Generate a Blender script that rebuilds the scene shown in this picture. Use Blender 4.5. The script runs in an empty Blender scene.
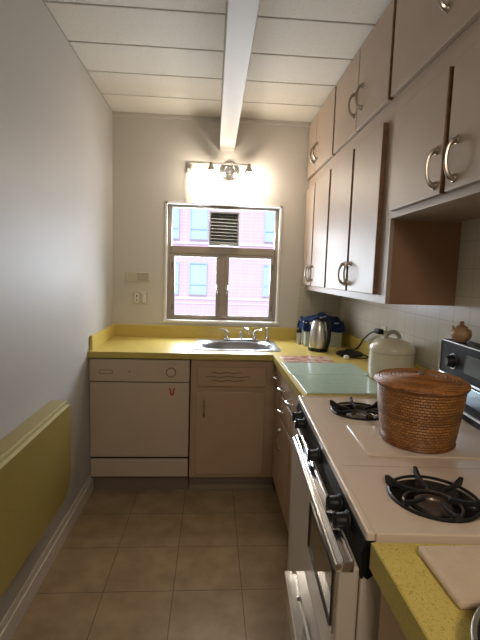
import bpy, bmesh, math, random
from mathutils import Vector, Matrix
random.seed(7)
SC = bpy.context.scene
COL = SC.collection
PI = math.pi

# ------------------------------------------------------------------ camera
YAW, PITCH, ROLL = math.radians(3.835), math.radians(-6.295), math.radians(1.76)
F = Vector((math.sin(YAW)*math.cos(PITCH), math.cos(YAW)*math.cos(PITCH), math.sin(PITCH)))
R0 = Vector((math.cos(YAW), -math.sin(YAW), 0)); U0 = R0.cross(F)
R1 = R0*math.cos(ROLL) + U0*math.sin(ROLL)
U1 = -R0*math.sin(ROLL) + U0*math.cos(ROLL)
cd = bpy.data.cameras.new('camera'); cam = bpy.data.objects.new('camera', cd); COL.objects.link(cam)
cd.sensor_fit = 'HORIZONTAL'; cd.sensor_width = 36; cd.lens = 423.07/480*36; cd.clip_start = .02
m = Matrix((R1, U1, -F)).transposed().to_4x4(); m.translation = Vector((0, 0, 1.41))
cam.matrix_world = m
SC.camera = cam

# ------------------------------------------------------------------ world, sun, lights, exposure
W = bpy.data.worlds.new('sky'); SC.world = W; W.use_nodes = True
bg = W.node_tree.nodes['Background']; bg.inputs[0].default_value = (.62, .76, 1, 1); bg.inputs[1].default_value = 1.3
def light(name, kind, loc, energy, color=(1, 1, 1), target=None, **kw):
    l = bpy.data.lights.new(name, kind); l.energy = energy; l.color = color
    for k, v in kw.items(): setattr(l, k, v)
    o = bpy.data.objects.new(name, l); COL.objects.link(o); o.location = loc
    if target is not None:
        o.rotation_euler = (Vector(target) - Vector(loc)).to_track_quat('-Z', 'Y').to_euler()
    return o
light('sun', 'SUN', (0, -3, 8), 2.25, (1, .97, .93), (2, 6, 0), angle=.02)
# daylight entering by the window
light('window_daylight', 'AREA', (.07, 3.62, 1.50), 33, (.82, .91, 1), (-.1, .6, 1.35), shape='RECTANGLE', size=.8, size_y=.5, spread=2.6)
# soft fill light added behind the camera, no known lamp there
light('rear_fill_light', 'AREA', (.15, -.9, 2.35), 24, (1, .87, .72), (0, .2, .6), shape='DISK', size=.5)
vs = SC.view_settings
vs.view_transform = 'Standard'; vs.look = 'None'; vs.gamma = 1; vs.use_curve_mapping = False
vs.exposure = 0.0

# ------------------------------------------------------------------ materials
MATS = {}
def mat(name, col, rough=.5, metal=0, var=0, vscale=8, bump=0, bscale=60, spec=.5, alpha=None, trans=0, ior=1.45, emit=None, estr=0, coat=0, col2=None, vdet=4):
    mt = bpy.data.materials.new(name); mt.use_nodes = True; nt = mt.node_tree; b = nt.nodes['Principled BSDF']
    def rgb(c): return (c[0], c[1], c[2], 1)
    b.inputs['Base Color'].default_value = rgb(col); b.inputs['Roughness'].default_value = rough
    b.inputs['Metallic'].default_value = metal; b.inputs['Specular IOR Level'].default_value = spec
    b.inputs['Transmission Weight'].default_value = trans; b.inputs['IOR'].default_value = ior
    b.inputs['Coat Weight'].default_value = coat
    if emit: b.inputs['Emission Color'].default_value = rgb(emit); b.inputs['Emission Strength'].default_value = estr
    tc = nt.nodes.new('ShaderNodeTexCoord')
    if var or col2:
        n = nt.nodes.new('ShaderNodeTexNoise'); n.inputs['Scale'].default_value = vscale; n.inputs['Detail'].default_value = vdet
        nt.links.new(tc.outputs['Object'], n.inputs['Vector'])
        r = nt.nodes.new('ShaderNodeValToRGB'); r.color_ramp.elements[0].position = .35; r.color_ramp.elements[1].position = .65
        c2 = col2 or tuple(x*(1-var) for x in col)
        r.color_ramp.elements[0].color = rgb(c2); r.color_ramp.elements[1].color = rgb(col)
        nt.links.new(n.outputs['Fac'], r.inputs['Fac']); nt.links.new(r.outputs['Color'], b.inputs['Base Color'])
    if bump:
        n2 = nt.nodes.new('ShaderNodeTexNoise'); n2.inputs['Scale'].default_value = bscale; n2.inputs['Detail'].default_value = 3
        nt.links.new(tc.outputs['Object'], n2.inputs['Vector'])
        bp = nt.nodes.new('ShaderNodeBump'); bp.inputs['Strength'].default_value = bump; bp.inputs['Distance'].default_value = .003
        nt.links.new(n2.outputs['Fac'], bp.inputs['Height']); nt.links.new(bp.outputs['Normal'], b.inputs['Normal'])
    MATS[name] = mt
    return mt

def tile_mat(name, axes, off, size, grout_w, c1, c2, grout, rough, var_scale=6, bumpd=.002, mottled=.0, fleck=None):
    mt = bpy.data.materials.new(name); mt.use_nodes = True; nt = mt.node_tree; L = nt.links; b = nt.nodes['Principled BSDF']
    tc = nt.nodes.new('ShaderNodeTexCoord'); sp = nt.nodes.new('ShaderNodeSeparateXYZ'); L.new(tc.outputs['Object'], sp.inputs[0])
    cb = nt.nodes.new('ShaderNodeCombineXYZ')
    for i in (0, 1):
        a = nt.nodes.new('ShaderNodeMath'); a.operation = 'SUBTRACT'; a.inputs[1].default_value = off[i]
        L.new(sp.outputs[axes[i]], a.inputs[0]); L.new(a.outputs[0], cb.inputs[i])
    br = nt.nodes.new('ShaderNodeTexBrick'); br.offset = 0; br.squash = 1
    br.inputs['Scale'].default_value = 1; br.inputs['Brick Width'].default_value = size[0]; br.inputs['Row Height'].default_value = size[1]
    br.inputs['Mortar Size'].default_value = grout_w; br.inputs['Mortar Smooth'].default_value = .2; br.inputs['Bias'].default_value = 0
    L.new(cb.outputs[0], br.inputs['Vector'])
    n = nt.nodes.new('ShaderNodeTexNoise'); n.inputs['Scale'].default_value = var_scale; n.inputs['Detail'].default_value = 6; n.inputs['Roughness'].default_value = .6
    L.new(tc.outputs['Object'], n.inputs['Vector'])
    r = nt.nodes.new('ShaderNodeValToRGB'); r.color_ramp.elements[0].position = .36; r.color_ramp.elements[1].position = .64
    r.color_ramp.elements[0].color = (*c1, 1); r.color_ramp.elements[1].color = (*c2, 1)
    L.new(n.outputs['Fac'], r.inputs['Fac'])
    L.new(r.outputs['Color'], br.inputs['Color1']); L.new(r.outputs['Color'], br.inputs['Color2']); br.inputs['Mortar'].default_value = (*grout, 1)
    L.new(br.outputs['Color'], b.inputs['Base Color'])
    b.inputs['Roughness'].default_value = rough
    bp = nt.nodes.new('ShaderNodeBump'); bp.inputs['Strength'].default_value = .6; bp.inputs['Distance'].default_value = bumpd; bp.invert = True
    L.new(br.outputs['Fac'], bp.inputs['Height']); L.new(bp.outputs['Normal'], b.inputs['Normal'])
    MATS[name] = mt
    return mt

def wicker_mat(name, radial, w, h, c1, c2, gap):
    mt = bpy.data.materials.new(name); mt.use_nodes = True; nt = mt.node_tree; L = nt.links; b = nt.nodes['Principled BSDF']
    tc = nt.nodes.new('ShaderNodeTexCoord'); sp = nt.nodes.new('ShaderNodeSeparateXYZ'); L.new(tc.outputs['Object'], sp.inputs[0])
    def mth(op, a, c=None):
        n_ = nt.nodes.new('ShaderNodeMath'); n_.operation = op
        for k_, v_ in enumerate((a, c)):
            if v_ is None: continue
            if isinstance(v_, (int, float)): n_.inputs[k_].default_value = v_
            else: L.new(v_, n_.inputs[k_])
        return n_.outputs[0]
    ang = mth('MULTIPLY', mth('ARCTAN2', sp.outputs[1], sp.outputs[0]), .125)
    if radial: row = mth('SQRT', mth('ADD', mth('MULTIPLY', sp.outputs[0], sp.outputs[0]), mth('MULTIPLY', sp.outputs[1], sp.outputs[1])))
    else: row = sp.outputs[2]
    cb = nt.nodes.new('ShaderNodeCombineXYZ'); L.new(ang, cb.inputs[0]); L.new(row, cb.inputs[1])
    br = nt.nodes.new('ShaderNodeTexBrick'); br.offset = .5
    for k_, v_ in (('Scale', 1), ('Brick Width', w), ('Row Height', h), ('Mortar Size', .0011), ('Mortar Smooth', .6), ('Bias', -.1)): br.inputs[k_].default_value = v_
    br.inputs['Color1'].default_value = (*c1, 1); br.inputs['Color2'].default_value = (*c2, 1); br.inputs['Mortar'].default_value = (*gap, 1)
    L.new(cb.outputs[0], br.inputs['Vector']); L.new(br.outputs['Color'], b.inputs['Base Color']); b.inputs['Roughness'].default_value = .45
    bp = nt.nodes.new('ShaderNodeBump'); bp.invert = True; bp.inputs['Strength'].default_value = 1; bp.inputs['Distance'].default_value = .003
    L.new(br.outputs['Fac'], bp.inputs['Height']); L.new(bp.outputs['Normal'], b.inputs['Normal'])
    MATS[name] = mt
    return mt

def speckle_mat(name, base, dark, rough, scale=260):
    mt = bpy.data.materials.new(name); mt.use_nodes = True; nt = mt.node_tree; L = nt.links; b = nt.nodes['Principled BSDF']
    tc = nt.nodes.new('ShaderNodeTexCoord')
    n = nt.nodes.new('ShaderNodeTexNoise'); n.inputs['Scale'].default_value = scale; n.inputs['Detail'].default_value = 2; n.inputs['Distortion'].default_value = 1.5
    L.new(tc.outputs['Object'], n.inputs['Vector'])
    r = nt.nodes.new('ShaderNodeValToRGB'); e = r.color_ramp.elements; e[0].position = .33; e[1].position = .45
    e[0].color = (*dark, 1); e[1].color = (*base, 1)
    L.new(n.outputs['Fac'], r.inputs['Fac']); L.new(r.outputs['Color'], b.inputs['Base Color']); b.inputs['Roughness'].default_value = rough
    MATS[name] = mt
    return mt

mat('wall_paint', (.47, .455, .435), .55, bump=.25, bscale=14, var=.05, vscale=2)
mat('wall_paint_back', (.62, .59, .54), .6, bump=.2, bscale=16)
speckle_mat('ceiling_board', (.70, .68, .63), (.56, .53, .48), .8, 190)
mat('ceiling_gap', (.22, .20, .17), .9)
mat('beam_paint', (.47, .44, .40), .5, bump=.15, bscale=30)
mat('trim_white', (.62, .58, .52), .4, bump=.1)
mat('reveal_white', (.78, .77, .74), .5)
tile_mat('floor_tile', (0, 1), (-.143-.3048*10, 2.357-.3048*20), (.3048, .3048), .0022, (.27, .190, .105), (.38, .275, .160), (.14, .098, .058), .30, 7)
tile_mat('wall_tile', (1, 2), (-2.0, .914), (.108, .108), .0016, (.56, .53, .43), (.62, .59, .49), (.44, .41, .33), .25, 3, .001)
tile_mat('wall_tile_back', (0, 2), (.65, .914), (.108, .108), .0016, (.56, .53, .43), (.62, .59, .49), (.44, .41, .33), .25, 3, .001)
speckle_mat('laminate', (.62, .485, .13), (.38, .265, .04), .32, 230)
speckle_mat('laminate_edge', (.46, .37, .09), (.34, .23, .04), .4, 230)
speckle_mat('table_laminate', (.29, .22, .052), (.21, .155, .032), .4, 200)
mat('table_edge', (.46, .40, .18), .45)
mat('cabinet_paint', (.39, .305, .235), .50, bump=.12, bscale=45, var=.05, vscale=5)
mat('base_paint', (.42, .29, .185), .45, bump=.12, bscale=45, var=.06, vscale=5)
mat('worn_edge', (.24, .13, .065), .6, var=.4, vscale=30)
mat('end_panel', (.30, .17, .095), .5, var=.08, vscale=6, bump=.1)
mat('dark_gap', (.04, .03, .02), .8)
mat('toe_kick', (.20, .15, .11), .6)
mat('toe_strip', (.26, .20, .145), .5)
mat('chrome', (.78, .78, .78), .14, 1)
mat('brushed', (.58, .57, .55), .30, 1)
mat('sink_steel', (.36, .37, .40), .30, 1)
mat('pewter', (.42, .37, .31), .28, 1)
mat('dishwasher_enamel', (.49, .39, .29), .35, var=.04, vscale=4)
mat('dial_line', (.20, .12, .07), .5)
mat('red_paint', (.50, .03, .02), .5)
mat('black', (.010, .010, .010), .45, spec=.3)
mat('black_gloss', (.008, .008, .009), .45, spec=.12)
mat('black_iron', (.014, .014, .014), .45, bump=.2, bscale=120)
mat('range_enamel', (.65, .52, .405), .28, coat=.2)
mat('range_side', (.50, .43, .35), .35)
mat('groove', (.36, .28, .21), .5)
mat('burner_bowl', (.055, .045, .04), .22, .8)
mat('burner_cap', (.25, .20, .17), .35, .9)
mat('oven_glass', (.030, .022, .015), .12, coat=.6)
mat('console_glass', (.030, .034, .016), .3, spec=.2)
mat('console_band', (.32, .40, .48), .25, .85)  # steel, with the blue of the reflected window put into its base colour
mat('frame_metal', (.30, .25, .20), .4, .2)
mat('frame_dark', (.15, .12, .10), .45, .2)
mat('louver', (.30, .32, .32), .45, .3)
mat('louver_dark', (.20, .21, .21), .6)
mat('plastic_beige', (.55, .50, .40), .5)
mat('plastic_white', (.75, .73, .69), .4)
mat('plastic_dark', (.10, .08, .06), .5)
mat('cord_white', (.75, .73, .70), .5)
mat('shade_metal', (.36, .35, .34), .25, .9)
mat('bulb', (1, .95, .88), .4, emit=(1, .93, .84), estr=14)
mat('cooker_white', (.60, .55, .42), .28, coat=.3)
mat('cooker_grey', (.32, .29, .24), .4)
mat('clay', (.45, .27, .14), .45, var=.25, vscale=60)
mat('clay_dark', (.26, .14, .07), .45)
mat('cloth_blue', (.035, .075, .21), .95, bump=.9, bscale=130, col2=(.015, .035, .11), vscale=40)
mat('tub_plastic', (.80, .86, .78), .2, trans=.5, ior=1.2)
mat('board_glass', (.46, .60, .50), .28, var=.12, vscale=25, coat=.15)
mat('mat_print', (.62, .50, .40), .35, col2=(.30, .03, .03), vscale=22, vdet=1)
mat('stone_board', (.62, .47, .33), .6, bump=.5, bscale=90, var=.08, vscale=40)
wicker_mat('wicker_body', False, .0120, .0080, (.42, .18, .042), (.25, .10, .022), (.11, .042, .011))
wicker_mat('wicker_lid', True, .030, .0092, (.37, .145, .035), (.30, .115, .026), (.16, .06, .015))
mat('wicker', (.26, .10, .026), .42, col2=(.11, .038, .010), vscale=70)
mat('facade_glass', (.60, .78, .90), .6)
mat('facade_frame', (.55, .64, .76), .7)
tile_mat('facade_brick', (0, 2), (0, 0), (.24, .085), .008, (.82, .55, .60), (.87, .60, .65), (.88, .68, .72), .9, 2, .001)
mat('facade_trim', (.86, .74, .78), .8)
mg = bpy.data.materials.new('window_glass'); mg.use_nodes = True; nt = mg.node_tree; nt.nodes.clear()
o_ = nt.nodes.new('ShaderNodeOutputMaterial'); mx = nt.nodes.new('ShaderNodeMixShader'); tr = nt.nodes.new('ShaderNodeBsdfTransparent'); gl = nt.nodes.new('ShaderNodeBsdfGlossy')
gl.inputs['Roughness'].default_value = .02; mx.inputs[0].default_value = .012
nt.links.new(tr.outputs[0], mx.inputs[1]); nt.links.new(gl.outputs[0], mx.inputs[2]); nt.links.new(mx.outputs[0], o_.inputs[0]); MATS['window_glass'] = mg

# ------------------------------------------------------------------ mesh helpers
class MB:
    def __init__(s): s.bm = bmesh.new(); s.mi = 0
    def _take(s, b2, M=None):
        if M is not None: b2.transform(M)
        for f in b2.faces: f.material_index = s.mi if f.material_index == 0 else f.material_index
        me = bpy.data.meshes.new('tmp'); b2.to_mesh(me); b2.free(); s.bm.from_mesh(me); bpy.data.meshes.remove(me)
        return s
    def box(s, x0, x1, y0, y1, z0, z1, bev=0, seg=2, M=None, front=None):
        b = bmesh.new(); bmesh.ops.create_cube(b, size=1)
        bmesh.ops.transform(b, matrix=Matrix.Translation(((x0+x1)/2, (y0+y1)/2, (z0+z1)/2)) @ Matrix.Diagonal((x1-x0, y1-y0, z1-z0, 1)), verts=b.verts)
        if bev: bmesh.ops.bevel(b, geom=list(b.edges), offset=bev, segments=seg, affect='EDGES', profile=.5)
        if front is not None:          # faces not looking along +-front get material 1
            b.normal_update()
            for f in b.faces:
                if abs(f.normal.y) > .9: f.material_index = 1
        return s._take(b, M)
    def lathe(s, prof, c=(0, 0, 0), n=32, M=None, sx=1, sy=1):
        b = bmesh.new(); rings = []
        for r, z in prof:
            if r < 1e-6: rings.append([b.verts.new((0, 0, z))])
            else: rings.append([b.verts.new((r*math.cos(2*PI*i/n)*sx, r*math.sin(2*PI*i/n)*sy, z)) for i in range(n)])
        for a, d in zip(rings, rings[1:]):
            for i in range(n):
                j = (i+1) % n
                if len(a) == 1 and len(d) == 1: continue
                if len(a) == 1: b.faces.new((a[0], d[j], d[i]))
                elif len(d) == 1: b.faces.new((a[i], a[j], d[0]))
                else: b.faces.new((a[i], a[j], d[j], d[i]))
        bmesh.ops.recalc_face_normals(b, faces=b.faces)
        T = Matrix.Translation(c)
        return s._take(b, T @ M if M is not None else T)
    def tube(s, pts, rad, n=10, cap=True, flat=1.0):
        pts = [Vector(p) for p in pts]; rad = rad if isinstance(rad, (list, tuple)) else [rad]*len(pts)
        b = bmesh.new(); rings = []; up = None
        for i, p in enumerate(pts):
            t = (pts[min(i+1, len(pts)-1)] - pts[max(i-1, 0)]).normalized()
            if up is None:
                up = Vector((0, 0, 1)) if abs(t.z) < .9 else Vector((1, 0, 0))
            u = (up - t*up.dot(t)).normalized(); v = t.cross(u); up = u
            rings.append([b.verts.new(p + (u*math.cos(2*PI*k/n)*flat + v*math.sin(2*PI*k/n))*rad[i]) for k in range(n)])
        for a, d in zip(rings, rings[1:]):
            for k in range(n): b.faces.new((a[k], a[(k+1) % n], d[(k+1) % n], d[k]))
        if cap: b.faces.new(rings[0][::-1]); b.faces.new(rings[-1])
        bmesh.ops.recalc_face_normals(b, faces=b.faces)
        return s._take(b)
    def prism(s, poly, axis, a0, a1, bev=0, M=None):
        # poly in the two other axes (in xyz order), extruded along axis
        b = bmesh.new()
        def P(u, v, w):
            return (w, u, v) if axis == 0 else (u, w, v) if axis == 1 else (u, v, w)
        A = [b.verts.new(P(u, v, a0)) for u, v in poly]; B = [b.verts.new(P(u, v, a1)) for u, v in poly]
        b.faces.new(A); b.faces.new(B)
        n = len(poly)
        for i in range(n): b.faces.new((A[i], A[(i+1) % n], B[(i+1) % n], B[i]))
        bmesh.ops.recalc_face_normals(b, faces=b.faces)
        if bev: bmesh.ops.bevel(b, geom=list(b.edges), offset=bev, segments=2, affect='EDGES', profile=.5)
        return s._take(b, M)
    def build(s, name, mats, parent=None, smooth=False, loc=(0, 0, 0)):
        me = bpy.data.meshes.new(name); s.bm.to_mesh(me); s.bm.free()
        for k in (mats if isinstance(mats, (list, tuple)) else [mats]): me.materials.append(MATS[k])
        o = bpy.data.objects.new(name, me); COL.objects.link(o); o.location = loc
        if parent: o.parent = parent
        if smooth:
            for p in me.polygons: p.use_smooth = True
            try: me.set_sharp_from_angle(angle=math.radians(38))
            except Exception: pass
        return o
def smoothpath(pts, n=6):
    pts = [Vector(p) for p in pts]; out = []
    for i in range(len(pts)-1):
        p0 = pts[max(i-1, 0)]; p1 = pts[i]; p2 = pts[i+1]; p3 = pts[min(i+2, len(pts)-1)]
        for k in range(n):
            t = k/n
            out.append(.5*((2*p1) + (-p0+p2)*t + (2*p0-5*p1+4*p2-p3)*t*t + (-p0+3*p1-3*p2+p3)*t**3))
    out.append(pts[-1]); return out
def thing(name, label, cat, loc=(0, 0, 0), rz=0, group=None):
    o = bpy.data.objects.new(name, None); COL.objects.link(o); o.location = loc; o.rotation_euler = (0, 0, rz); o.empty_display_size = .1
    return tag(o, label, cat, group)
def tag(o, label, cat, group=None):
    o['label'] = label; o['category'] = cat
    if group: o['group'] = group
    return o
def struct(o): o['kind'] = 'structure'; return o

L_, R_, D_, H_ = -.741, 1.0, 3.213, 2.525      # left wall, right wall, back wall, ceiling
YB = -1.7
WX0, WX1, WZ0, WZ1 = -.36, .507, 1.032, 1.92   # window opening

# ------------------------------------------------------------------ the setting
struct(MB().box(L_-.1, R_+.1, YB-.1, D_+.25, -.1, 0).build('floor', 'floor_tile'))
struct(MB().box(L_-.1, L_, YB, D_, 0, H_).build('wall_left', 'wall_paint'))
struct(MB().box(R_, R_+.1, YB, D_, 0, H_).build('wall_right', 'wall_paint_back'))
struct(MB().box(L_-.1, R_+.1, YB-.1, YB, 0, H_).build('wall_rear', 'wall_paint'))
w = MB(); DW = D_+.25
w.box(L_-.1, WX0, D_, DW, 0, H_).box(WX1, R_+.1, D_, DW, 0, H_).box(WX0, WX1, D_, DW, 0, WZ0).box(WX0, WX1, D_, DW, WZ1, H_)
struct(w.build('wall_back', 'wall_paint_back'))
c = MB()
y = D_
while y > YB:
    c.box(L_, R_, max(y-.31+.004, YB), y-.004, H_, H_+.02, .003, 1); y -= .31
c.mi = 1; c.box(L_-.1, R_+.1, YB-.1, D_+.25, H_+.012, H_+.10)
struct(c.build('ceiling', ['ceiling_board', 'ceiling_gap']))
struct(MB().box(.027, .135, YB, D_, 2.296, H_, .004).build('trim_1', 'beam_paint'))
struct(MB().box(L_, L_+.010, YB, 2.635, 0, .085, .004).box(L_, L_+.006, YB, 2.635, .085, .125, .004).build('baseboard_left', 'trim_white'))
struct(MB().box(L_, .69, D_-.012, D_, H_-.03, H_, .004).build('trim_2', 'wall_paint_back'))
# tile fields on the walls over the counter
struct(MB().box(R_-.008, R_, -.1, D_-.001, .914, 1.72).build('trim_3', 'wall_tile'))
struct(MB().box(.655, R_-.008, D_-.008, D_, .914, 1.31).build('trim_4', 'wall_tile_back'))
# white plaster return of the window opening
t = MB()
t.box(WX0, WX0+.014, D_-.004, D_+.06, WZ0, WZ1).box(WX1-.014, WX1, D_-.004, D_+.06, WZ0, WZ1).box(WX0, WX1, D_-.004, D_+.06, WZ1-.014, WZ1)
t.box(WX0-.006, WX1+.006, D_-.016, D_+.06, WZ0-.004, WZ0+.012, .002)
struct(t.build('trim_5', 'reveal_white'))
# window: frame, fixed light above, two casements below
wx0, wx1, wz0, wz1 = WX0+.014, WX1-.014, WZ0+.012, WZ1-.014
win = struct(bpy.data.objects.new('window_1', None)); COL.objects.link(win); win.location = (0, D_+.05, 0)
f = MB(); y0, y1 = .0, .05
f.box(wx0, wx0+.03, y0, y1, wz0, wz1, .003).box(wx1-.026, wx1, y0, y1, wz0, wz1, .003)
f.box(wx0+.03, wx1-.026, y0, y1, wz1-.018, wz1, .003).box(wx0+.03, wx1-.026, y0, y1, wz0, wz0+.012, .003)
f.box(wx0+.03, wx1-.026, y0-.006, y1, 1.548, 1.603, .004).box(.052, .095, y0, y1, wz0+.012, 1.548, .003)
f.build('window_frame', 'frame_metal', win)
def pane(x0, x1, z0, z1, name, yy, parent):
    return MB().box(x0, x1, yy, yy+.004, z0, z1).build(name, 'window_glass', parent)
pane(wx0+.03, -.037, 1.603, wz1-.018, 'pane', .03, win)
pane(.19, wx1-.026, 1.603, wz1-.018, 'pane', .03, win)
def sash(x0, x1, hx, side):
    s = MB(); z0, z1 = wz0+.012, 1.548
    for (a, b_, c_, d_) in ((x0, x0+.022, z0, z1), (x1-.022, x1, z0, z1), (x0+.022, x1-.022, z0, z0+.018), (x0+.022, x1-.022, z1-.018, z1)):
        s.box(a, b_, -.004, .03, c_, d_, .002)
    s.mi = 1; g = .004
    for (a, b_, c_, d_) in ((x0+.022, x0+.022+g, z0+.018, z1-.018), (x1-.022-g, x1-.022, z0+.018, z1-.018), (x0+.022, x1-.022, z0+.018, z0+.018+g), (x0+.022, x1-.022, z1-.018-g, z1-.018)):
        s.box(a, b_, -.002, .02, c_, d_)
    o = s.build('sash', ['frame_metal', 'frame_dark'], win)
    pane(x0+.022, x1-.022, z0+.018, z1-.018, 'pane', .012, o)
    h = MB(); h.box(hx-.008, hx+.008, -.012, -.004, 1.235, 1.275, .002)
    h.tube(smoothpath([(hx, -.012, 1.255), (hx, -.03, 1.262), (hx+.004*side, -.034, 1.285), (hx+.006*side, -.03, 1.315)]), [.006]*13+[.005]*6, 8)
    ho = h.build('handle', 'chrome', o, True); ho['label'] = 'chrome casement latch'
    k = MB()
    ex = x0+.011 if side < 0 else x1-.011
    for z in (1.12, 1.44): k.box(ex-.006, ex+.006, -.012, -.004, z, z+.04, .002)
    k.build('hinge', 'frame_dark', o)
sash(wx0+.03, .052, .040, -1); sash(.095, wx1-.026, .107, 1)

# ------------------------------------------------------------------ outside
FY = 11.0
bl = thing('brick_building', 'pink brick building with pale blue windows seen outside through the kitchen window', 'building', (0, FY, 0))
MB().box(-9, 9, .12, .5, -6, 9).build('wall', 'facade_brick', bl)
def fwin(x0, x1, z0, z1, sc):
    a = MB(); e = .035
    a.box(x0, x0+e, .06, .12, z0, z1).box(x1-e, x1, .06, .12, z0, z1).box(x0+e, x1-e, .06, .12, z0, z0+e).box(x0+e, x1-e, .06, .12, z1-e, z1)
    a.box(x0+e, x1-e, .07, .12, z0+sc*(z1-z0)-.02, z0+sc*(z1-z0)+.02)
    w_ = a.build('window', 'facade_frame', bl)
    MB().box(x0+e, x1-e, .10, .12, z0+e, z1-e).build('pane', 'facade_glass', w_)
for r in range(-1, 3):
    z0 = .82 + r*1.42
    for x0 in (-2.9, -1.35, -.62, 1.30, 2.9, 4.4):
        fwin(x0, x0+.47, z0, z0+.84, .33)
st = MB()
for r in range(-1, 3): st.box(-9, 9, .09, .12, .70+r*1.42, .76+r*1.42).box(-9, 9, .10, .12, .58+r*1.42, .61+r*1.42)
st.build('string_course', 'facade_trim', bl)

# ------------------------------------------------------------------ handles
def bow(M, h=.10, out=.03, name='handle', parent=None, m='pewter', r=.006):
    b = MB(); pts = []; rad = []
    for i in range(17):
        t = i/16; a = PI*t
        pts.append(M @ Vector((-out*math.sin(a)**.75, 0, h/2*math.cos(a)))); rad.append(r*(.80+.75*abs(math.cos(a))**3))
    b.tube(pts, rad, 8)
    for s_ in (-1, 1):
        q = M @ Vector((-.003, 0, s_*h/2*1.0)); b.lathe([(0, -.002), (.010, -.002), (.009, .003), (0, .005)], q, 10, Matrix.Rotation(-PI/2, 4, 'Y'), 1.35, 1)
    return b.build(name, m, parent, True)

# ------------------------------------------------------------------ upper cabinets (right)
CX = .687
def upper_unit(y0, y1, z0, z1, doors, label, handles, hz, hh=.10, endmat=False):
    t = thing('wall_cabinet', label, 'cabinet', (CX, y0, z0), 0, 'painted wall cabinets over the right counter')
    b = MB(); b.box(.017, R_-.009-CX, .0005, y1-y0-.0005, .0, z1-z0-.0005)
    b.mi = 1
    b.box(.0135, .017, .0005, y1-y0-.0005, 0, z1-z0-.0005)
    b.mi = 2
    if endmat: b.box(.03, R_-.009-CX, -.0035, .0004, .0, min(z1-z0, .335), .0)
    b.build('body', ['cabinet_paint', 'cabinet_paint', 'end_panel'], t)
    for k, (a, c_, d0, d1) in enumerate(doors):
        dm = MB(); dm.box(-.008, .0135, a-y0, c_-y0, d0-z0, d1-z0, .003, 2, front=(1, 0, 0))
        do = dm.build('door', ['cabinet_paint', 'worn_edge'], t)
        if handles[k] is not None:
            bow(Matrix.Translation((-.008, handles[k]-y0, hz-z0)), hh, .030, parent=do)
    # dark worn gap strips between the doors
    return t
g1 = MB()
ZS = 2.094
upper_unit(2.54, D_, 1.304, ZS, [(2.935, 3.195, 1.338, 2.04), (2.555, 2.908, 1.338, 2.04)], 'tall two door wall cabinet at the back corner beside the window', [2.968, 2.885], 1.425)
upper_unit(1.675, 2.54, 1.304, ZS, [(2.136, 2.522, 1.338, 2.04), (1.762, 2.108, 1.338, 2.04)], 'tall two door wall cabinet with brown end panel above the cream cooker', [2.166, 2.078], 1.425, endmat=True)
upper_unit(.80, 1.675, 1.644, ZS, [(1.276, 1.648, 1.668, 2.035), (.83, 1.250, 1.668, 2.035)], 'short two door wall cabinet hanging over the gas range', [1.308, 1.200], 1.750, .105)
upper_unit(2.52, D_, ZS, H_, [(2.958, 3.195, 2.115, 2.50), (2.531, 2.953, 2.115, 2.50)], 'small top cabinet against the ceiling nearest the back wall', [2.975, 2.893], 2.235)
upper_unit(1.722, 2.52, ZS, H_, [(2.118, 2.508, 2.115, 2.50), (1.733, 2.113, 2.115, 2.50)], 'middle top cabinet against the ceiling with paired bow handles', [2.150, 2.048], 2.250)
upper_unit(.80, 1.722, ZS, H_, [(1.130, 1.708, 2.115, 2.50), (.83, 1.122, 2.115, 2.50)], 'top cabinet against the ceiling nearest the viewer, above the range cabinet', [1.312, None], 2.262)

# ------------------------------------------------------------------ base cabinets and counters
CT = .914; ZB = .878; CFY = 2.565; CFX = .387
# L-shaped yellow worktop with sink cut-out
SX0, SX1, SY0, SY1 = -.085, .435, 2.70, 3.085
k = MB()
k.box(L_, SX0, CFY, D_-.001, ZB, CT).box(SX0, SX1, CFY, SY0, ZB, CT).box(SX0, SX1, SY1, D_-.001, ZB, CT).box(SX1, R_-.009, CFY, D_-.009, ZB, CT)
k.box(CFX, R_-.009, 1.70, CFY, ZB, CT)
k.mi = 1
k.box(L_, CFX, CFY-.003, CFY, ZB, CT-.001).box(CFX-.003, CFX, 1.70, CFY-.003, ZB, CT-.001)
top = k.build('countertop', ['laminate', 'laminate_edge'])
tag(top, 'yellow speckled laminate L-shaped countertop around the sink', 'countertop')
b = MB(); b.box(L_+.001, .654, D_-.022, D_-.001, CT, 1.005, .003).box(.654, R_-.026, D_-.026, D_-.009, CT, 1.005, .003).box(R_-.026, R_-.009, 1.72, D_-.009, CT, 1.005, .003).box(L_+.001, L_+.018, 2.60, D_-.022, CT, 1.005, .003)
b.build('backsplash', 'laminate', top)
k = MB(); k.prism([(.312, -.1), (R_-.009, -.1), (R_-.009, .690), (.312, .728)], 2, .862, CT); k.mi = 1; k.box(.309, .312, -.1, .728, .862, CT-.001)
tag(k.build('countertop', ['laminate', 'laminate_edge']), 'yellow laminate counter piece in the near right corner beside the range', 'countertop')

def front_panel(name, parent, x0, x1, z0, z1, yf, th=.018, m='base_paint', bev=.004):
    return MB().box(x0, x1, yf-th, yf, z0, z1, bev, 2, front=None).build(name, m, parent)
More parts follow.
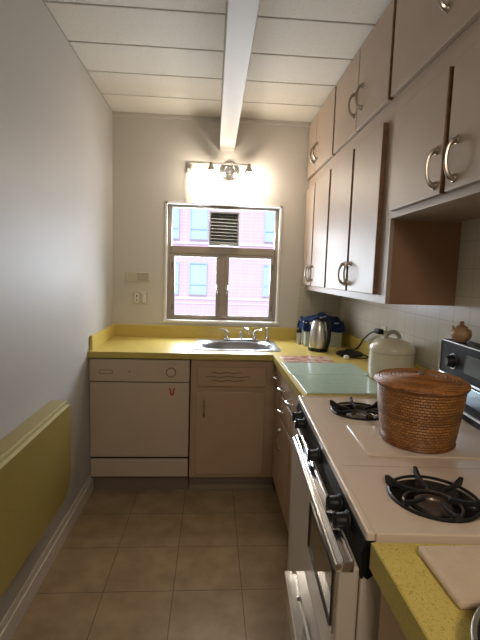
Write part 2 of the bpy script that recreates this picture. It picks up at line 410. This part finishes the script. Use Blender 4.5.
# sink cabinet
YF = 2.600
sc = thing('sink_cabinet', 'beige base cabinet under the sink with slotted false front and one door', 'cabinet', (.13, YF, 0))
def X(x): return x-.13
MB().box(X(-.122), X(.43), 0, .50, .10, .70).box(X(-.122), X(.43), 0, .05, .70, ZB).build('body', 'base_paint', sc)
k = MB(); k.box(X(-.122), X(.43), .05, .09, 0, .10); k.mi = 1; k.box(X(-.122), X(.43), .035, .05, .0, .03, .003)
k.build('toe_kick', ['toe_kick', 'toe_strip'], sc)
k = MB(); k.box(X(-.083), X(.347), -.017, 0, .703, .825, .004)
k.mi = 1
for zz, a0, a1 in ((.790, .00, .20), (.765, -.03, .25), (.740, .0, .22)):
    pts = [(X(a0+(a1-a0)*i/14), -.0175, zz+.003*math.sin(i*1.1)) for i in range(15)]
    k.tube(pts, [.0008]+[.0026]*13+[.0008], 6)
k.build('vent_panel', ['base_paint', 'plastic_dark'], sc)
d = MB().box(X(-.086), X(.347), -.017, 0, .128, .668, .004).build('door', 'base_paint', sc)
bow(Matrix.Translation((X(-.037), -.017, .562)) @ Matrix.Rotation(PI/2, 4, 'Z'), .09, .028, parent=d, m='pewter', r=.005)

# dishwasher
dw = thing('dishwasher', 'off-white built-in dishwasher with round dial and small red mark', 'dishwasher', (-.43, YF, 0))
def X(x): return x+.43
MB().box(X(-.738), X(-.130), 0, .52, .10, .868).build('body', 'dark_gap', dw)
k = MB(); k.box(X(-.738), X(-.130), -.022, 0, .727, .868, .005); k.mi = 1
k.box(X(-.700), X(-.150), -.0225, -.021, .728, .7295)
k.build('control_panel', ['dishwasher_enamel', 'dial_line'], dw)
MB().box(X(-.738), X(-.130), -.020, 0, .243, .722, .006).build('door', 'dishwasher_enamel', dw)
MB().box(X(-.738), X(-.130), -.020, 0, .112, .230, .006).build('lower_panel', 'dishwasher_enamel', dw)
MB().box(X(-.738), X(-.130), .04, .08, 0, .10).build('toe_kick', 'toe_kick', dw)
RX = Matrix.Rotation(PI/2, 4, 'X')
k = MB(); k.lathe([(.027, 0), (.031, 0), (.031, .003), (.027, .003), (.027, 0)], (X(-.243), -.022, .790), 28, RX)
k.box(X(-.246), X(-.240), -.028, -.024, .775, .807, .001)
k.build('dial_ring', 'dial_line', dw, True)
MB().lathe([(0, 0), (.026, 0), (.024, .010), (0, .011)], (X(-.243), -.0215, .790), 28, RX).build('dial', 'dishwasher_enamel', dw, True)
k = MB(); pts = []
for i in range(33):
    a = 2*PI*i/32; cx_ = .030*(1 if math.cos(a) > 0 else -1)*1.0
    pts.append((X(-.638)+(.028 if math.cos(a) > 0 else -.028)+.012*math.cos(a), -.0225, .787+.012*math.sin(a)))
k.tube(pts, .0018, 6, False); k.build('latch_outline', 'dial_line', dw)
MB().lathe([(0, 0), (.005, 0), (.004, .003), (0, .003)], (X(-.495), -.022, .792), 12, RX).build('indicator', 'dial_line', dw)
k = MB(); k.tube([(X(-.250), -.0205, .690), (X(-.240), -.0205, .645)], .0045, 6).tube([(X(-.222), -.0205, .690), (X(-.232), -.0205, .645)], .0045, 6).tube([(X(-.241), -.0205, .646), (X(-.231), -.0205, .646)], .004, 6)
k.build('mark', 'red_paint', dw)['label'] = 'small red V-shaped mark'

# right-hand base unit
FX = .405
rb = thing('base_cabinet', 'beige base cabinet with chrome cup pull drawers left of the range', 'cabinet', (FX, 1.70, 0))
k = MB(); k.box(.018, R_-.009-FX, 0, 2.598-1.70, .10, ZB)
k.build('body', 'base_paint', rb)
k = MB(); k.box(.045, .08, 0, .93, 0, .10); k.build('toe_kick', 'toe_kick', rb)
def cup(parent, y_, z_):
    b = MB()
    b.tube([(-.034*math.sin(PI*j/20)**.8, y_+.040*math.cos(PI*j/20), z_) for j in range(21)], [.0045+.0045*math.sin(PI*j/20) for j in range(21)], 10)
    b.build('handle', 'chrome', parent, True)
def rdrawer(a, c_, z0, z1, hy=None, hz=None, name='drawer'):
    o = MB().box(-.0, .018, a-1.70, c_-1.70, z0, z1, .004).build(name, 'base_paint', rb)
    if hy: cup(o, hy-1.70, hz)
    return o
rdrawer(2.345, 2.555, .742, .862, 2.46, .800)
rdrawer(2.105, 2.335, .742, .862, 2.225, .790)
rdrawer(1.76, 2.095, .742, .862, 1.985, .790)
rdrawer(2.03, 2.33, .605, .722, 2.22, .672)
rdrawer(2.345, 2.555, .605, .722)
rdrawer(1.76, 2.02, .605, .722)
d1 = rdrawer(2.03, 2.555, .13, .590, name='door'); d2 = rdrawer(1.76, 2.02, .13, .590, name='door')
bow(Matrix.Translation((0, 2.30-1.70, .475)), .11, .028, parent=d1)
# near base unit
nb = thing('base_cabinet', 'base cabinet under the near right counter end', 'cabinet', (.335, .0, 0))
MB().box(.0, .655, -.1, .685, .10, .862).build('body', 'base_paint', nb)
MB().box(-.016, 0, .36, .695, .13, .70, .004).build('door', 'base_paint', nb)
MB().box(-.016, 0, .36, .695, .715, .85, .004).build('drawer', 'base_paint', nb)
MB().box(.05, .08, -.1, .705, 0, .10).build('toe_kick', 'toe_kick', nb)

# ------------------------------------------------------------------ sink and faucet
sk = thing('sink', 'stainless steel oval bowl sink set in the yellow counter under the window', 'sink', (.175, 2.89, CT))
def sinkmesh():
    b = bmesh.new(); n = 64
    def sup(a, rx, ry, p): 
        c_, s_ = math.cos(a), math.sin(a)
        return (rx*math.copysign(abs(c_)**(2/p), c_), ry*math.copysign(abs(s_)**(2/p), s_))
    prof = [(.283, .218, 14, .001, 0), (.281, .216, 14, .006, 0), (.262, .196, 10, .006, 0), (.240, .158, 3.6, .003, -.020), (.230, .148, 3.4, -.008, -.020), (.205, .125, 3.2, -.150, -.020), (.15, .08, 3, -.165, -.020), (.03, .03, 2, -.170, -.020)]
    rings = []
    for rx, ry, p, z, oy in prof:
        rings.append([b.verts.new((*(Vector(sup(2*PI*(i+.5)/n, rx, ry, p)) + Vector((0, oy))), z)) for i in range(n)])
    for a, d_ in zip(rings, rings[1:]):
        for i in range(n): b.faces.new((a[i], a[(i+1) % n], d_[(i+1) % n], d_[i]))
    b.faces.new(rings[-1]); bmesh.ops.recalc_face_normals(b, faces=b.faces)
    for f_ in b.faces: f_.normal_flip() if f_.normal.z < -.5 else None
    return b
k = MB(); k._take(sinkmesh()); k.build('bowl', 'sink_steel', sk, True)
k = MB(); k.lathe([(0, .003), (.03, .003), (.032, 0), (0, 0)], (0, -.02, -.170), 20); k.build('drain', 'chrome', sk, True)
fc = thing('faucet', 'chrome two-handle kitchen faucet with curved spout behind the sink', 'faucet', (.215, 3.075, CT+.006))
MB().box(-.125, .125, -.022, .022, 0, .014, .006).build('deck_plate', 'chrome', fc, True)
k = MB(); k.lathe([(.018, .014), (.015, .03), (.013, .05), (0, .052)], (0, 0, 0), 16)
k.tube(smoothpath([(0, 0, .04), (0, -.01, .065), (.012, -.04, .085), (.03, -.09, .098), (.045, -.13, .092), (.05, -.145, .07)]), .010, 10)
k.build('spout', 'chrome', fc, True)
for s_ in (-1, 1):
    k = MB(); x = s_*.10; k.lathe([(.018, .014), (.014, .024), (.012, .045), (0, .047)], (x, 0, 0), 16)
    k.tube(smoothpath([(x, 0, .04), (x-s_*.0, 0, .055), (x+(-.02), -.005, .075), (x+(-.055 if s_ < 0 else .05), -.02, .086)] if s_ < 0 else [(x, 0, .04), (x, 0, .055), (x+.015, -.005, .075), (x+.055, -.02, .082)]), [.011]*7+[.009]*6+[.007]*6, 8)
    k.build('handle', 'chrome', fc, True)
sp = thing('side_sprayer', 'chrome side sprayer standing right of the faucet on the sink rim', 'sprayer', (.41, 3.07, CT+.006))
MB().lathe([(.020, 0), (.018, .008), (.013, .014), (.012, .04), (0, .041)], (0, 0, 0), 16).build('holder', 'chrome', sp, True)
k = MB(); k.lathe([(.009, .041), (.011, .06), (.014, .085), (.012, .098), (0, .10)], (0, 0, 0), 14); k.build('spray_head', 'brushed', sp, True)

# ------------------------------------------------------------------ gas range
rg = thing('gas_range', 'cream enamel gas range with black control strip, chrome oven handle and black console', 'stove', (.313, .745, 0), math.radians(-3.18))
LN = .918; DP = .620
k = MB(); k.box(-.012, DP, 0, LN, .06, .868, .004); k.mi = 1; k.box(.04, DP, .02, LN-.02, 0, .06)
k.build('body', ['range_side', 'dark_gap'], rg)
# cooktop with four round wells
def cooktop():
    b = bmesh.new()
    holes = [(.245, .165), (.245, .785), (.475, .165), (.475, .785)]
    # grid plate with circular wells: build ring-to-square patches
    xs = [-.003, .085, .295, .330, .535, DP]; ys = [0, .038, .252, .638, .852, LN]
    cells = {}
    R = .100; N = 32
    def quad(x0, x1, y0, y1, z): b.faces.new([b.verts.new((x, y_, z)) for x, y_ in ((x0, y0), (x1, y0), (x1, y1), (x0, y1))])
    z = .920
    for i in range(5):
        for j in range(5):
            x0, x1, y0, y1 = xs[i], xs[i+1], ys[j], ys[j+1]
            if i in (1, 3) and j in (1, 3):
                cx_, cy_ = (x0+x1)/2, (y0+y1)/2
                hx, hy = (x1-x0)/2, (y1-y0)/2
                rr = min(R, hx-.007)
                sq = []; 
                for q in range(N):
                    a = 2*PI*(q+.5)/N; c_, s_ = math.cos(a), math.sin(a); f_ = min(hx/abs(c_) if abs(c_) > 1e-6 else 9, hy/abs(s_) if abs(s_) > 1e-6 else 9)
                    sq.append((c_*f_, s_*f_))
                # snap nearest to corners
                for sx_ in (-1, 1):
                    for sy_ in (-1, 1):
                        q = min(range(N), key=lambda q: (sq[q][0]-sx_*hx)**2+(sq[q][1]-sy_*hy)**2); sq[q] = (sx_*hx, sy_*hy)
                ring0 = [b.verts.new((cx_+p[0], cy_+p[1], z)) for p in sq]
                prev = ring0
                for rad, dz in ((rr+.006, 0), (rr, -.003), (rr-.004, -.007)):
                    cur = [b.verts.new((cx_+rad*math.cos(2*PI*(q+.5)/N), cy_+rad*math.sin(2*PI*(q+.5)/N), z+dz)) for q in range(N)]
                    for q in range(N): b.faces.new((prev[q], prev[(q+1) % N], cur[(q+1) % N], cur[q]))
                    prev = cur
                cells[(i, j)] = (cx_, cy_, rr)
            else: quad(x0, x1, y0, y1, z)
    bmesh.ops.remove_doubles(b, verts=b.verts, dist=1e-5)
    bmesh.ops.recalc_face_normals(b, faces=b.faces)
    if sum(f_.normal.z*f_.calc_area() for f_ in b.faces) < 0: bmesh.ops.reverse_faces(b, faces=b.faces)
    return b, cells
cb_, cells = cooktop()
k = MB(); k._take(cb_)
k.box(-.006, .012, 0, LN, .902, .9225, .004)                       # rolled front lip
k.box(.012, DP, -.001, .010, .876, .9225, .003).box(.012, DP, LN-.010, LN+.001, .876, .9225, .003)
k.box(.012, DP+.005, .010, LN-.010, .868, .876)
k.mi = 1
z = .9205
k.box(.020, DP, .292, .2935, .9198, .9206)
k.build('cooktop', ['range_enamel', 'groove'], rg)
# raised centre cover
k = MB(); k.box(.105, .525, .352, .585, .9195, .9245, .004, 3); k.build('center_cover', 'range_enamel', rg, True)
for (i, j), (cx_, cy_, rr) in cells.items():
    bo = MB().lathe([(rr-.004, .914), (rr-.012, .906), (rr*.7, .893), (rr*.45, .889), (0, .889)], (cx_, cy_, 0), 36).build('burner_bowl', 'burner_bowl', rg, True)
    k = MB().lathe([(.038, .889), (.042, .897), (.040, .905), (.030, .908), (.022, .905), (.020, .901), (0, .901)], (cx_, cy_, 0), 28)
    k.build('burner_head', 'burner_cap', bo, True)
    k = MB(); k.tube([(cx_+.062*math.cos(2*PI*q/28), cy_+.062*math.sin(2*PI*q/28), .902) for q in range(29)], .0035, 6, False)
    k.build('drip_ring', 'burner_cap', bo, True)
    g = MB()
    R2 = rr-.002
    g.tube([(cx_+R2*math.cos(2*PI*q/36), cy_+R2*math.sin(2*PI*q/36), .921) for q in range(37)], .0036, 6, False)
    for q in range(6):
        a = 2*PI*q/6 + math.radians(30)
        Mr = Matrix.Translation((cx_, cy_, 0)) @ Matrix.Rotation(a, 4, 'Z')
        g.prism([(.030, .921), (.034, .928), (.070, .930), (R2+.004, .936 if q in (3, 4) else .944), (R2+.012, .942), (R2+.008, .9235), (.085, .921)], 1, -.0035, .0035, .001, Mr)
    g.build('grate', 'black_iron', rg)
# control strip
k = MB(); k.prism([(-.006, .904), (.010, .904), (.010, .825), (-.0125, .825), (-.014, .880)], 1, .0, LN-.02, .002)
k.prism([(-.008, .906), (.012, .906), (.012, .835), (.0, .825), (-.012, .835)], 1, -.003, .012, .003)
k.build('control_strip', 'black_gloss', rg)
def knob(y_, z_=.882):
    b = MB(); Mk = Matrix.Rotation(-PI/2, 4, 'Y')
    b.lathe([(0, .030), (.013, .030), (.016, .024), (.017, .008), (.022, .003), (.022, 0), (0, 0)], (-.012, y_, z_), 20, Mk)
    b.box(-.046, -.038, y_-.004, y_+.004, z_-.018, z_+.018, .002)
    b.build('knob', 'black', rg, True)
for yy in (.775, .700, .435, .175, .105): knob(yy)
# oven door
dr = MB().box(-.054, -.013, .004, .64, .085, .845, .006).build('oven_door', 'range_side', rg)
MB().box(-.0565, -.054, .035, .300, .690, .815, .006).build('window', 'oven_glass', dr)
k = MB(); k.box(-.056, -.0535, .028, .307, .683, .691).box(-.056, -.0535, .028, .307, .815, .822).box(-.056, -.0535, .028, .036, .683, .822).box(-.056, -.0535, .300, .307, .683, .822)
k.build('window_trim', 'brushed', dr)
k = MB(); k.box(-.060, -.026, .0, .640, .838, .860, .003); k.tube([(-.058, -.001, .850), (-.058, .641, .850)], .007, 8).tube([(-.048, -.001, .861), (-.048, .641, .861)], .0022, 6).tube([(-.030, -.001, .861), (-.030, .641, .861)], .0026, 6)
k.build('handle', 'chrome', dr, True)
# storage panel on the far side and lower broiler door
MB().box(-.020, -.0125, .650, LN-.006, .08, .822, .003).build('side_panel', 'range_side', rg)
bd = dr
k = MB(); k.box(-.113, -.091, .012, .340, .577, .586, .002).box(-.081, -.054, .012, .340, .577, .586, .002).box(-.113, -.108, .012, .340, .548, .584, .001).box(-.092, -.080, .012, .340, .568, .575)
k.build('handle', 'chrome', bd)['label'] = 'broad chrome double rail'
k = MB().lathe([(0, .006), (.004, .005), (.006, 0)], (-.086, .250, .5745), 10); k.build('screw', 'pewter', bd)

# console at the back
co = MB().box(.540, DP+.005, .0, .868, .920, 1.182, .004).build('console', 'black_gloss', rg)
k = MB(); k.box(.5375, .541, .004, .864, 1.1775, 1.181, .001).box(.536, .541, .8665, .870, .93, 1.182, .001).box(.530, .540, .004, .862, .948, .953, .001).box(.533, .540, .004, .862, 1.052, 1.057, .001)
k.build('trim', 'brushed', co)
MB().box(.532, .540, .004, .860, .985, 1.046, .002).build('lower_band', 'console_band', co)
MB().box(.536, .541, .25, .690, 1.085, 1.150, .002).build('clock_window', 'console_glass', co)
k = MB(); k.lathe([(0, .026), (.016, .026), (.019, .02), (.024, .004), (.024, 0), (0, 0)], (.540, .775, 1.110), 24, Matrix.Rotation(-PI/2, 4, 'Y')); k.build('knob', 'black', co, True)
k = MB(); k.lathe([(.026, .002), (.0285, .002), (.0285, 0), (.026, 0), (.026, .002)], (.540, .775, 1.110), 28, Matrix.Rotation(-PI/2, 4, 'Y')); k.build('knob_ring', 'brushed', co, True)

# ------------------------------------------------------------------ drop-leaf table on the left wall
tb = thing('drop_leaf_table', 'yellow laminate drop leaf table hanging folded on the left wall', 'table', (L_, 1.2, 0))
TY = -1.9
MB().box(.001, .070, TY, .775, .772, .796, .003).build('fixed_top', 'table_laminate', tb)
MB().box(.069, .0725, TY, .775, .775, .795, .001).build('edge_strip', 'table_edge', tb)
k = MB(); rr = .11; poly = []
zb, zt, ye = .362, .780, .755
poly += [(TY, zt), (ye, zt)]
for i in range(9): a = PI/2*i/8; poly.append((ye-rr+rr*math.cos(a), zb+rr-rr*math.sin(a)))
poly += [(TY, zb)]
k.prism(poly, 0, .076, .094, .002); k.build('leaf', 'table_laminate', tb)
MB().box(.076, .0945, TY, ye-.002, zt-.001, zt+.002, .001).build('leaf_edge', 'table_edge', tb)
for yy in (-.9, 0.0, .6): MB().box(.001, .035, yy, yy+.03, .56, .772).build('bracket', 'plastic_beige', tb)

# ------------------------------------------------------------------ back wall fittings
vl = thing('vanity_light', 'chrome two-lamp wall light with round centre plate above the window', 'lamp', (.105, D_, 2.155))
k = MB(); k.lathe([(0, .03), (.035, .028), (.060, .018), (.072, .006), (.075, 0), (0, 0)], (0, 0, 0), 32, RX); k.lathe([(.030, .030), (.036, .036), (.042, .030), (.036, .026)], (0, 0, 0), 28, RX)
k.build('wall_plate', 'shade_metal', vl, True)
k = MB(); k.tube([(0, -.02, .01), (0, -.09, .028)], .008, 8).tube([(-.150, -.09, .028), (.150, -.09, .028)], .006, 8)
k.build('arm', 'chrome', vl, True)
for s_ in (-1, 1):
    k = MB(); k.lathe([(.010, .034), (.012, .020), (.016, .008), (.034, -.022), (.036, -.026), (.033, -.026), (.014, .004), (.0, .006)], (s_*.135, -.09, 0), 24)
    so = k.build('lamp_shade', 'shade_metal', vl, True)
    k = MB(); k.lathe([(0, -.020), (.012, -.022), (.021, -.036), (.022, -.046), (.014, -.060), (0, -.064)], (s_*.135, -.09, 0), 20)
    k.build('bulb', 'bulb', so, True)
for s_ in (-1, 1):
    light('vanity_bulb_light', 'POINT', (.105+s_*.135, D_-.10, 2.155-.072), 7.5, (1, .86, .70), shadow_soft_size=.03)
op = thing('outlet_plate', 'small pale outlet plate left of the wall light with a plugged cord', 'outlet', (-.145, D_, 2.165))
k = MB(); k.box(-.058, .058, -.006, 0, -.036, .036, .002).build('plate', 'wall_paint_back', op)
MB().box(-.058, .10, -.0085, -.006, .034, .037).box(-.0585, -.056, -.0085, -.005, -.036, .037).build('rim', 'brushed', op)
k = MB(); k.box(-.038, -.012, -.024, -.006, -.012, .014, .004)
k.build('socket', 'plastic_beige', op)
cw = MB(); cw.tube(smoothpath([(-.170, D_-.026, 2.16), (-.172, D_-.032, 2.06), (-.168, D_-.026, 1.95), (-.145, D_-.006, 1.915), (-.10, D_+.030, 1.898), (-.03, D_+.035, 1.892), (.03, D_+.035, 1.890)]), .0035, 6)
tag(cw.build('cable', 'cord_white', None, True), 'thin white cord hanging from the wall outlet into the window top', 'cord')
# louvered vent in the upper window light
lv = thing('window_vent', 'grey louvered vent set in the upper window pane', 'vent', (.077, D_+.055, 1.738))
k = MB(); hw, hh = .112, .125
k.box(-hw, -hw+.012, -.03, .05, -hh, hh, .002).box(hw-.012, hw, -.03, .05, -hh, hh, .002).box(-hw+.012, hw-.012, -.03, .05, hh-.012, hh, .002).box(-hw+.012, hw-.012, -.03, .05, -hh, -hh+.018, .002)
k.build('frame', 'louver', lv)
MB().box(-hw+.012, hw-.012, .012, .02, -hh+.018, hh-.012).build('backing', 'louver_dark', lv)
for q in range(9):
    zz = hh-.026-q*.0245
    MB().box(-hw+.012, hw-.012, -.010, .012, -.0012, .0012, 0, M=Matrix.Translation((0, -.008, zz)) @ Matrix.Rotation(math.radians(38), 4, 'X') @ Matrix.Rotation(math.radians(1.5), 4, 'Y')).build('slat', 'louver', lv)
MB().box(-.03, .035, -.034, -.030, -hh+.004, -hh+.010, .001).build('label_plate', 'plastic_white', lv)
# chime grille and switch plate
gr = thing('wall_grille', 'small beige grille box on the back wall left of the window', 'grille', (-.557, D_, 1.36))
MB().box(-.090, .090, -.018, 0, -.037, .037, .004).build('housing', 'plastic_beige', gr)
k = MB()
for q in range(5): k.box(-.085, -.010, -.0195, -.018, -.030+q*.013, -.026+q*.013)
k.build('louvre_lines', 'trim_white', gr)
k = MB()
for a in range(6):
    for b_ in range(3): k.box(.0+a*.013, .008+a*.013, -.0195, -.018, -.024+b_*.019, -.012+b_*.019)
k.build('grid_openings', 'cooker_grey', gr)
sw = thing('switch_plate', 'double wall plate with outlet and switch below the beige grille', 'outlet', (-.537, D_, 1.205))
MB().box(-.058, .058, -.006, 0, -.050, .042, .003).build('plate', 'plastic_beige', sw)
MB().box(-.042, -.012, -.009, -.006, -.036, .034, .004).build('socket', 'plastic_white', sw)
MB().box(-.030, -.022, -.0098, -.009, .006, .020).box(-.030, -.022, -.0098, -.009, -.022, -.012).build('slots', 'black', sw)
MB().box(.016, .040, -.009, -.006, -.034, .032, .003).build('rocker', 'plastic_white', sw)
MB().box(.004, .040, -.016, -.006, .034, .046, .003).build('small_tab', 'plastic_white', sw)

# ------------------------------------------------------------------ things on the counter
kt = thing('electric_kettle', 'brushed steel electric kettle with black handle and base near the back corner', 'kettle', (.712, 2.745, CT), math.radians(-48))
k = MB(); k.lathe([(0, .0), (.078, .0), (.080, .006), (.080, .024), (0, .024)], (0, 0, 0), 32); k.build('base_ring', 'black', kt, True)
k = MB(); k.lathe([(.077, .024), (.079, .030), (.076, .08), (.068, .14), (.058, .185), (.054, .192)], (0, 0, 0), 36)
k.prism([(-.052, .150), (-.085, .186), (-.082, .193), (-.050, .192)], 1, -.018, .018, .003); k.build('body', 'brushed', kt, True)
k = MB(); k.lathe([(.055, .192), (.050, .205), (.030, .213), (0, .216)], (0, 0, 0), 28); k.build('lid', 'brushed', kt, True)
k = MB(); k.tube(smoothpath([(.010, 0, .219), (.050, 0, .226), (.086, 0, .200), (.097, 0, .13), (.092, 0, .07), (.074, 0, .025)]), .0145, 10); k.build('handle', 'black', kt, True)

kt.scale = (.82, .82, .96)
tu = thing('dish_tub', 'clear plastic tub behind the kettle under a blue cloth', 'container', (.785, 2.985, CT))
k = MB()
k.prism([(-.125, -.085), (.125, -.085), (.125, .085), (-.125, .085)], 2, 0, .004)
for (x0, x1, y0_, y1_) in ((-.13, -.126, -.09, .09), (.126, .13, -.09, .09), (-.126, .126, -.09, -.086), (-.126, .126, .086, .09)): k.box(x0, x1, y0_, y1_, 0, .165, .001)
k.build('body', 'tub_plastic', tu)
MB().box(-.135, .135, -.095, .095, .163, .172, .003).build('rim', 'plastic_white', tu)
# blue cloth draped
b = bmesh.new(); nx, ny = 44, 34; V = {}
for i in range(nx+1):
    for j in range(ny+1):
        u = (i/nx-.5)*.40; v = (j/ny-.5)*.34
        ex = max(0, abs(u)-.137); ey = max(0, abs(v)-.097)
        x_ = math.copysign(min(abs(u), .137+.006*math.sin(v*60)), u); y_ = math.copysign(min(abs(v), .097+.006*math.sin(u*55)), v)
        x_ += math.copysign(.12*ex, u) if ex else 0; y_ += math.copysign(.12*ey, v) if ey else 0
        z_ = .178 - 1.0*max(ex, ey) + .040*math.exp(-(u/.075)**2-(v/.09)**2)
        if not ex and not ey: z_ += .008*math.sin(u*48+v*30)+.006*math.sin(v*70-u*20)+.008
        else: z_ += .004*math.sin(u*70+v*50)
        V[i, j] = b.verts.new((x_, y_, z_))
for i in range(nx):
    for j in range(ny): b.faces.new((V[i, j], V[i+1, j], V[i+1, j+1], V[i, j+1]))
bmesh.ops.solidify(b, geom=list(b.faces), thickness=-.004)
k = MB(); k._take(b); cl = k.build('cloth', 'cloth_blue', None, True, (.785, 2.985, CT)); tag(cl, 'dark blue towel draped over the plastic tub behind the kettle', 'towel')
sh = thing('shaker', 'small steel canister at the left side of the plastic tub', 'canister', (.630, 2.99, CT))
MB().lathe([(0, 0), (.019, 0), (.019, .085), (0, .085)], (0, 0, 0), 20).build('body', 'brushed', sh, True)
MB().lathe([(.0195, .085), (.020, .105), (.012, .112), (0, .113)], (0, 0, 0), 20).build('lid', 'black', sh, True)

# kettle power base with its cable to the socket
pb = MB(); pb.lathe([(0, 0), (.085, 0), (.083, .012), (.07, .018), (.03, .020), (.026, .034), (0, .036)], (0, 0, 0), 32)
pbo = pb.build('kettle_stand', 'black', None, True, (.885, 2.62, CT)); tag(pbo, 'round black kettle stand lying right of the kettle', 'stand')
cb = MB(); cb.tube(smoothpath([(.955, 2.58, CT+.010), (.96, 2.50, CT+.012), (.93, 2.47, CT+.006), (.86, 2.49, CT+.006), (.80, 2.53, CT+.006)]), .004, 8)
tag(cb.build('cable', 'black', None, True), 'short black cord lying loose on the counter by the kettle stand', 'cord')
cb = MB(); cb.tube(smoothpath([(.93, 2.68, CT+.016), (.955, 2.66, .96), (.965, 2.60, 1.02), (.962, 2.50, 1.068), (.958, 2.43, 1.090)]), .0045, 8)
tag(cb.build('cable', 'black', None, True), 'black power cable rising from the kettle stand to the wall socket', 'cord')
pl = thing('plug', 'black plug in the tiled right wall behind the cooker', 'plug', (R_-.008, 2.36, 1.10))
MB().box(-.040, -.006, -.014, .050, -.014, .014, .006).build('plug_body', 'black', pl)
MB().box(-.006, 0, -.036, .036, -.070, .032, .002).build('wall_plate', 'plastic_beige', pl)
tag(MB().lathe([(0, 0), (.016, 0), (.019, .008), (.013, .022), (0, .025)], (0, 0, 0), 16).build('stopper', 'plastic_white', None, True, (.818, 2.475, CT)), 'small white knob-like stopper beside the loose black cord', 'stopper')

# cream cooker
ck = thing('rice_cooker', 'cream round cooker with domed lid and arched grey handle behind the basket', 'cooker', (.880, 1.985, CT), 0)
k = MB(); k.lathe([(0, .004), (.098, .004), (.104, .015), (.107, .05), (.107, .138), (0, .138)], (0, 0, 0), 40); k.build('body', 'cooker_white', ck, True)
k = MB(); k.lathe([(.108, .140), (.109, .146), (.106, .165), (.085, .190), (.05, .204), (0, .208)], (0, 0, 0), 40); k.build('lid', 'cooker_white', ck, True)
k = MB(); k.tube([(.036*math.cos(a), -.004*0, .198+.038*math.sin(a)) for a in [PI*i/14 for i in range(15)]], .010, 10, flat=1.0); k.build('handle', 'cooker_grey', ck, True)
k = MB(); k.lathe([(.105, .1375), (.1085, .1385), (.1085, .1405), (.105, .1415)], (0, 0, 0), 40); k.build('seam_ring', 'cooker_grey', ck, True)

# glass boards and the red printed mat
tag(MB().box(.405, .775, 1.712, 2.035, CT+.0005, CT+.007, .001).build('cutting_board', 'board_glass'), 'pale green glass cutting board next to the range', 'cutting board', 'green glass cutting boards')
tag(MB().box(.400, .805, 2.045, 2.320, CT+.0005, CT+.006, .001).build('cutting_board', 'board_glass'), 'pale green glass cutting board between the near one and the red mat', 'cutting board', 'green glass cutting boards')
tag(MB().box(.415, .715, 2.335, 2.530, CT+.0005, CT+.003, .001).build('placemat', 'mat_print'), 'red and cream patterned mat on the counter corner near the sink', 'mat')
tag(MB().box(.380, .70, .560, .695, CT+.0005, CT+.018, .008, 3).build('cutting_board', 'stone_board'), 'thick beige stone-like board on the near yellow counter', 'board')
pn = thing('frying_pan', 'black pan with silver rim at the lower right edge', 'pan', (.470, .415, CT))
k = MB(); k.lathe([(0, .001), (.105, .001), (.115, .006), (.137, .034), (.134, .035), (.112, .010), (0, .006)], (0, 0, 0), 48); k.build('body', 'black_iron', pn, True)
k = MB(); k.lathe([(.1365, .034), (.1405, .036), (.139, .038), (.133, .036), (.1365, .034)], (0, 0, 0), 48); k.build('rim', 'brushed', pn, True)
k = MB(); k.tube([(.13, -.03, .03), (.20, -.06, .045), (.30, -.10, .055)], [.010, .011, .012], 8); k.build('handle', 'black', pn, True)

# wicker basket
bk = thing('wicker_basket', 'brown woven wicker basket with flat lid standing on the range top', 'basket', (.632, 1.208, .9250), math.radians(60))
SXB, SYB = 1.06, .96
def ridged(prof, rows, amp, vert):
    out = []; N_ = rows*4
    for q in range(N_+1):
        t_ = q/N_*(len(prof)-1); i_ = min(int(t_), len(prof)-2); f_ = t_-i_
        r_ = prof[i_][0]*(1-f_)+prof[i_+1][0]*f_; z_ = prof[i_][1]*(1-f_)+prof[i_+1][1]*f_
        e_ = amp*abs(math.sin(PI*q/4))
        out.append((r_+(e_ if vert else 0), z_+(0 if vert else e_)))
    return out
k = MB(); k.lathe([(0, .004)]+ridged([(.106, .004), (.112, .03), (.119, .08), (.126, .13), (.130, .175)], 22, .0022, True), (0, 0, 0), 96, None, SXB, SYB); k.build('body', 'wicker_body', bk, True)
k = MB(); k.lathe([(.128, .174), (.136, .176)]+ridged([(.137, .184), (.110, .191), (.07, .196), (.03, .199), (.004, .200)], 15, .0030, False)+[(0, .200)], (0, 0, 0), 96, None, SXB, SYB)
k.tube([(.136*SXB*math.cos(2*PI*i/60), .136*SYB*math.sin(2*PI*i/60), .179) for i in range(61)], .005, 8, False)
k.build('lid', 'wicker_lid', bk, True)
k = MB(); k.tube([(.108*SXB*math.cos(2*PI*i/60), .108*SYB*math.sin(2*PI*i/60), .005) for i in range(61)], .005, 8, False); k.build('foot_ring', 'wicker', bk, True)
k = MB()
for s_ in (-1, 1): k.tube([(.013*s_+.010*math.cos(a), .007*math.sin(a), .2045) for a in [2*PI*i/14 for i in range(15)]], .0025, 6, False)
k.lathe([(0, .006), (.005, .005), (.006, 0)], (0, 0, .203), 10)
k.build('clasp', 'pewter', bk, True)['label'] = 'small metal clasp'

# little teapot on the console
tp = thing('teapot', 'small speckled brown clay teapot standing on the range console', 'teapot', (.925, 1.500, 1.183), math.radians(95))
k = MB(); k.lathe([(0, 0), (.020, 0), (.022, .003), (.034, .016), (.037, .028), (.032, .042), (.022, .050), (.018, .051)], (0, 0, 0), 32); k.build('body', 'clay', tp, True)
k = MB(); k.lathe([(.021, .051), (.020, .056), (.008, .062), (.006, .066), (.009, .070), (.006, .075), (0, .076)], (0, 0, 0), 24); k.build('lid', 'clay_dark', tp, True)
k = MB(); k.tube(smoothpath([(.030, 0, .022), (.042, 0, .030), (.046, 0, .044), (.052, 0, .052)]), [.008]*6+[.006]*6+[.005]*7, 8); k.build('spout', 'clay', tp, True)
k = MB(); k.tube(smoothpath([(-.028, 0, .044), (-.044, 0, .048), (-.052, 0, .034), (-.046, 0, .018), (-.032, 0, .014)]), .0035, 8); k.build('handle', 'clay_dark', tp, True)
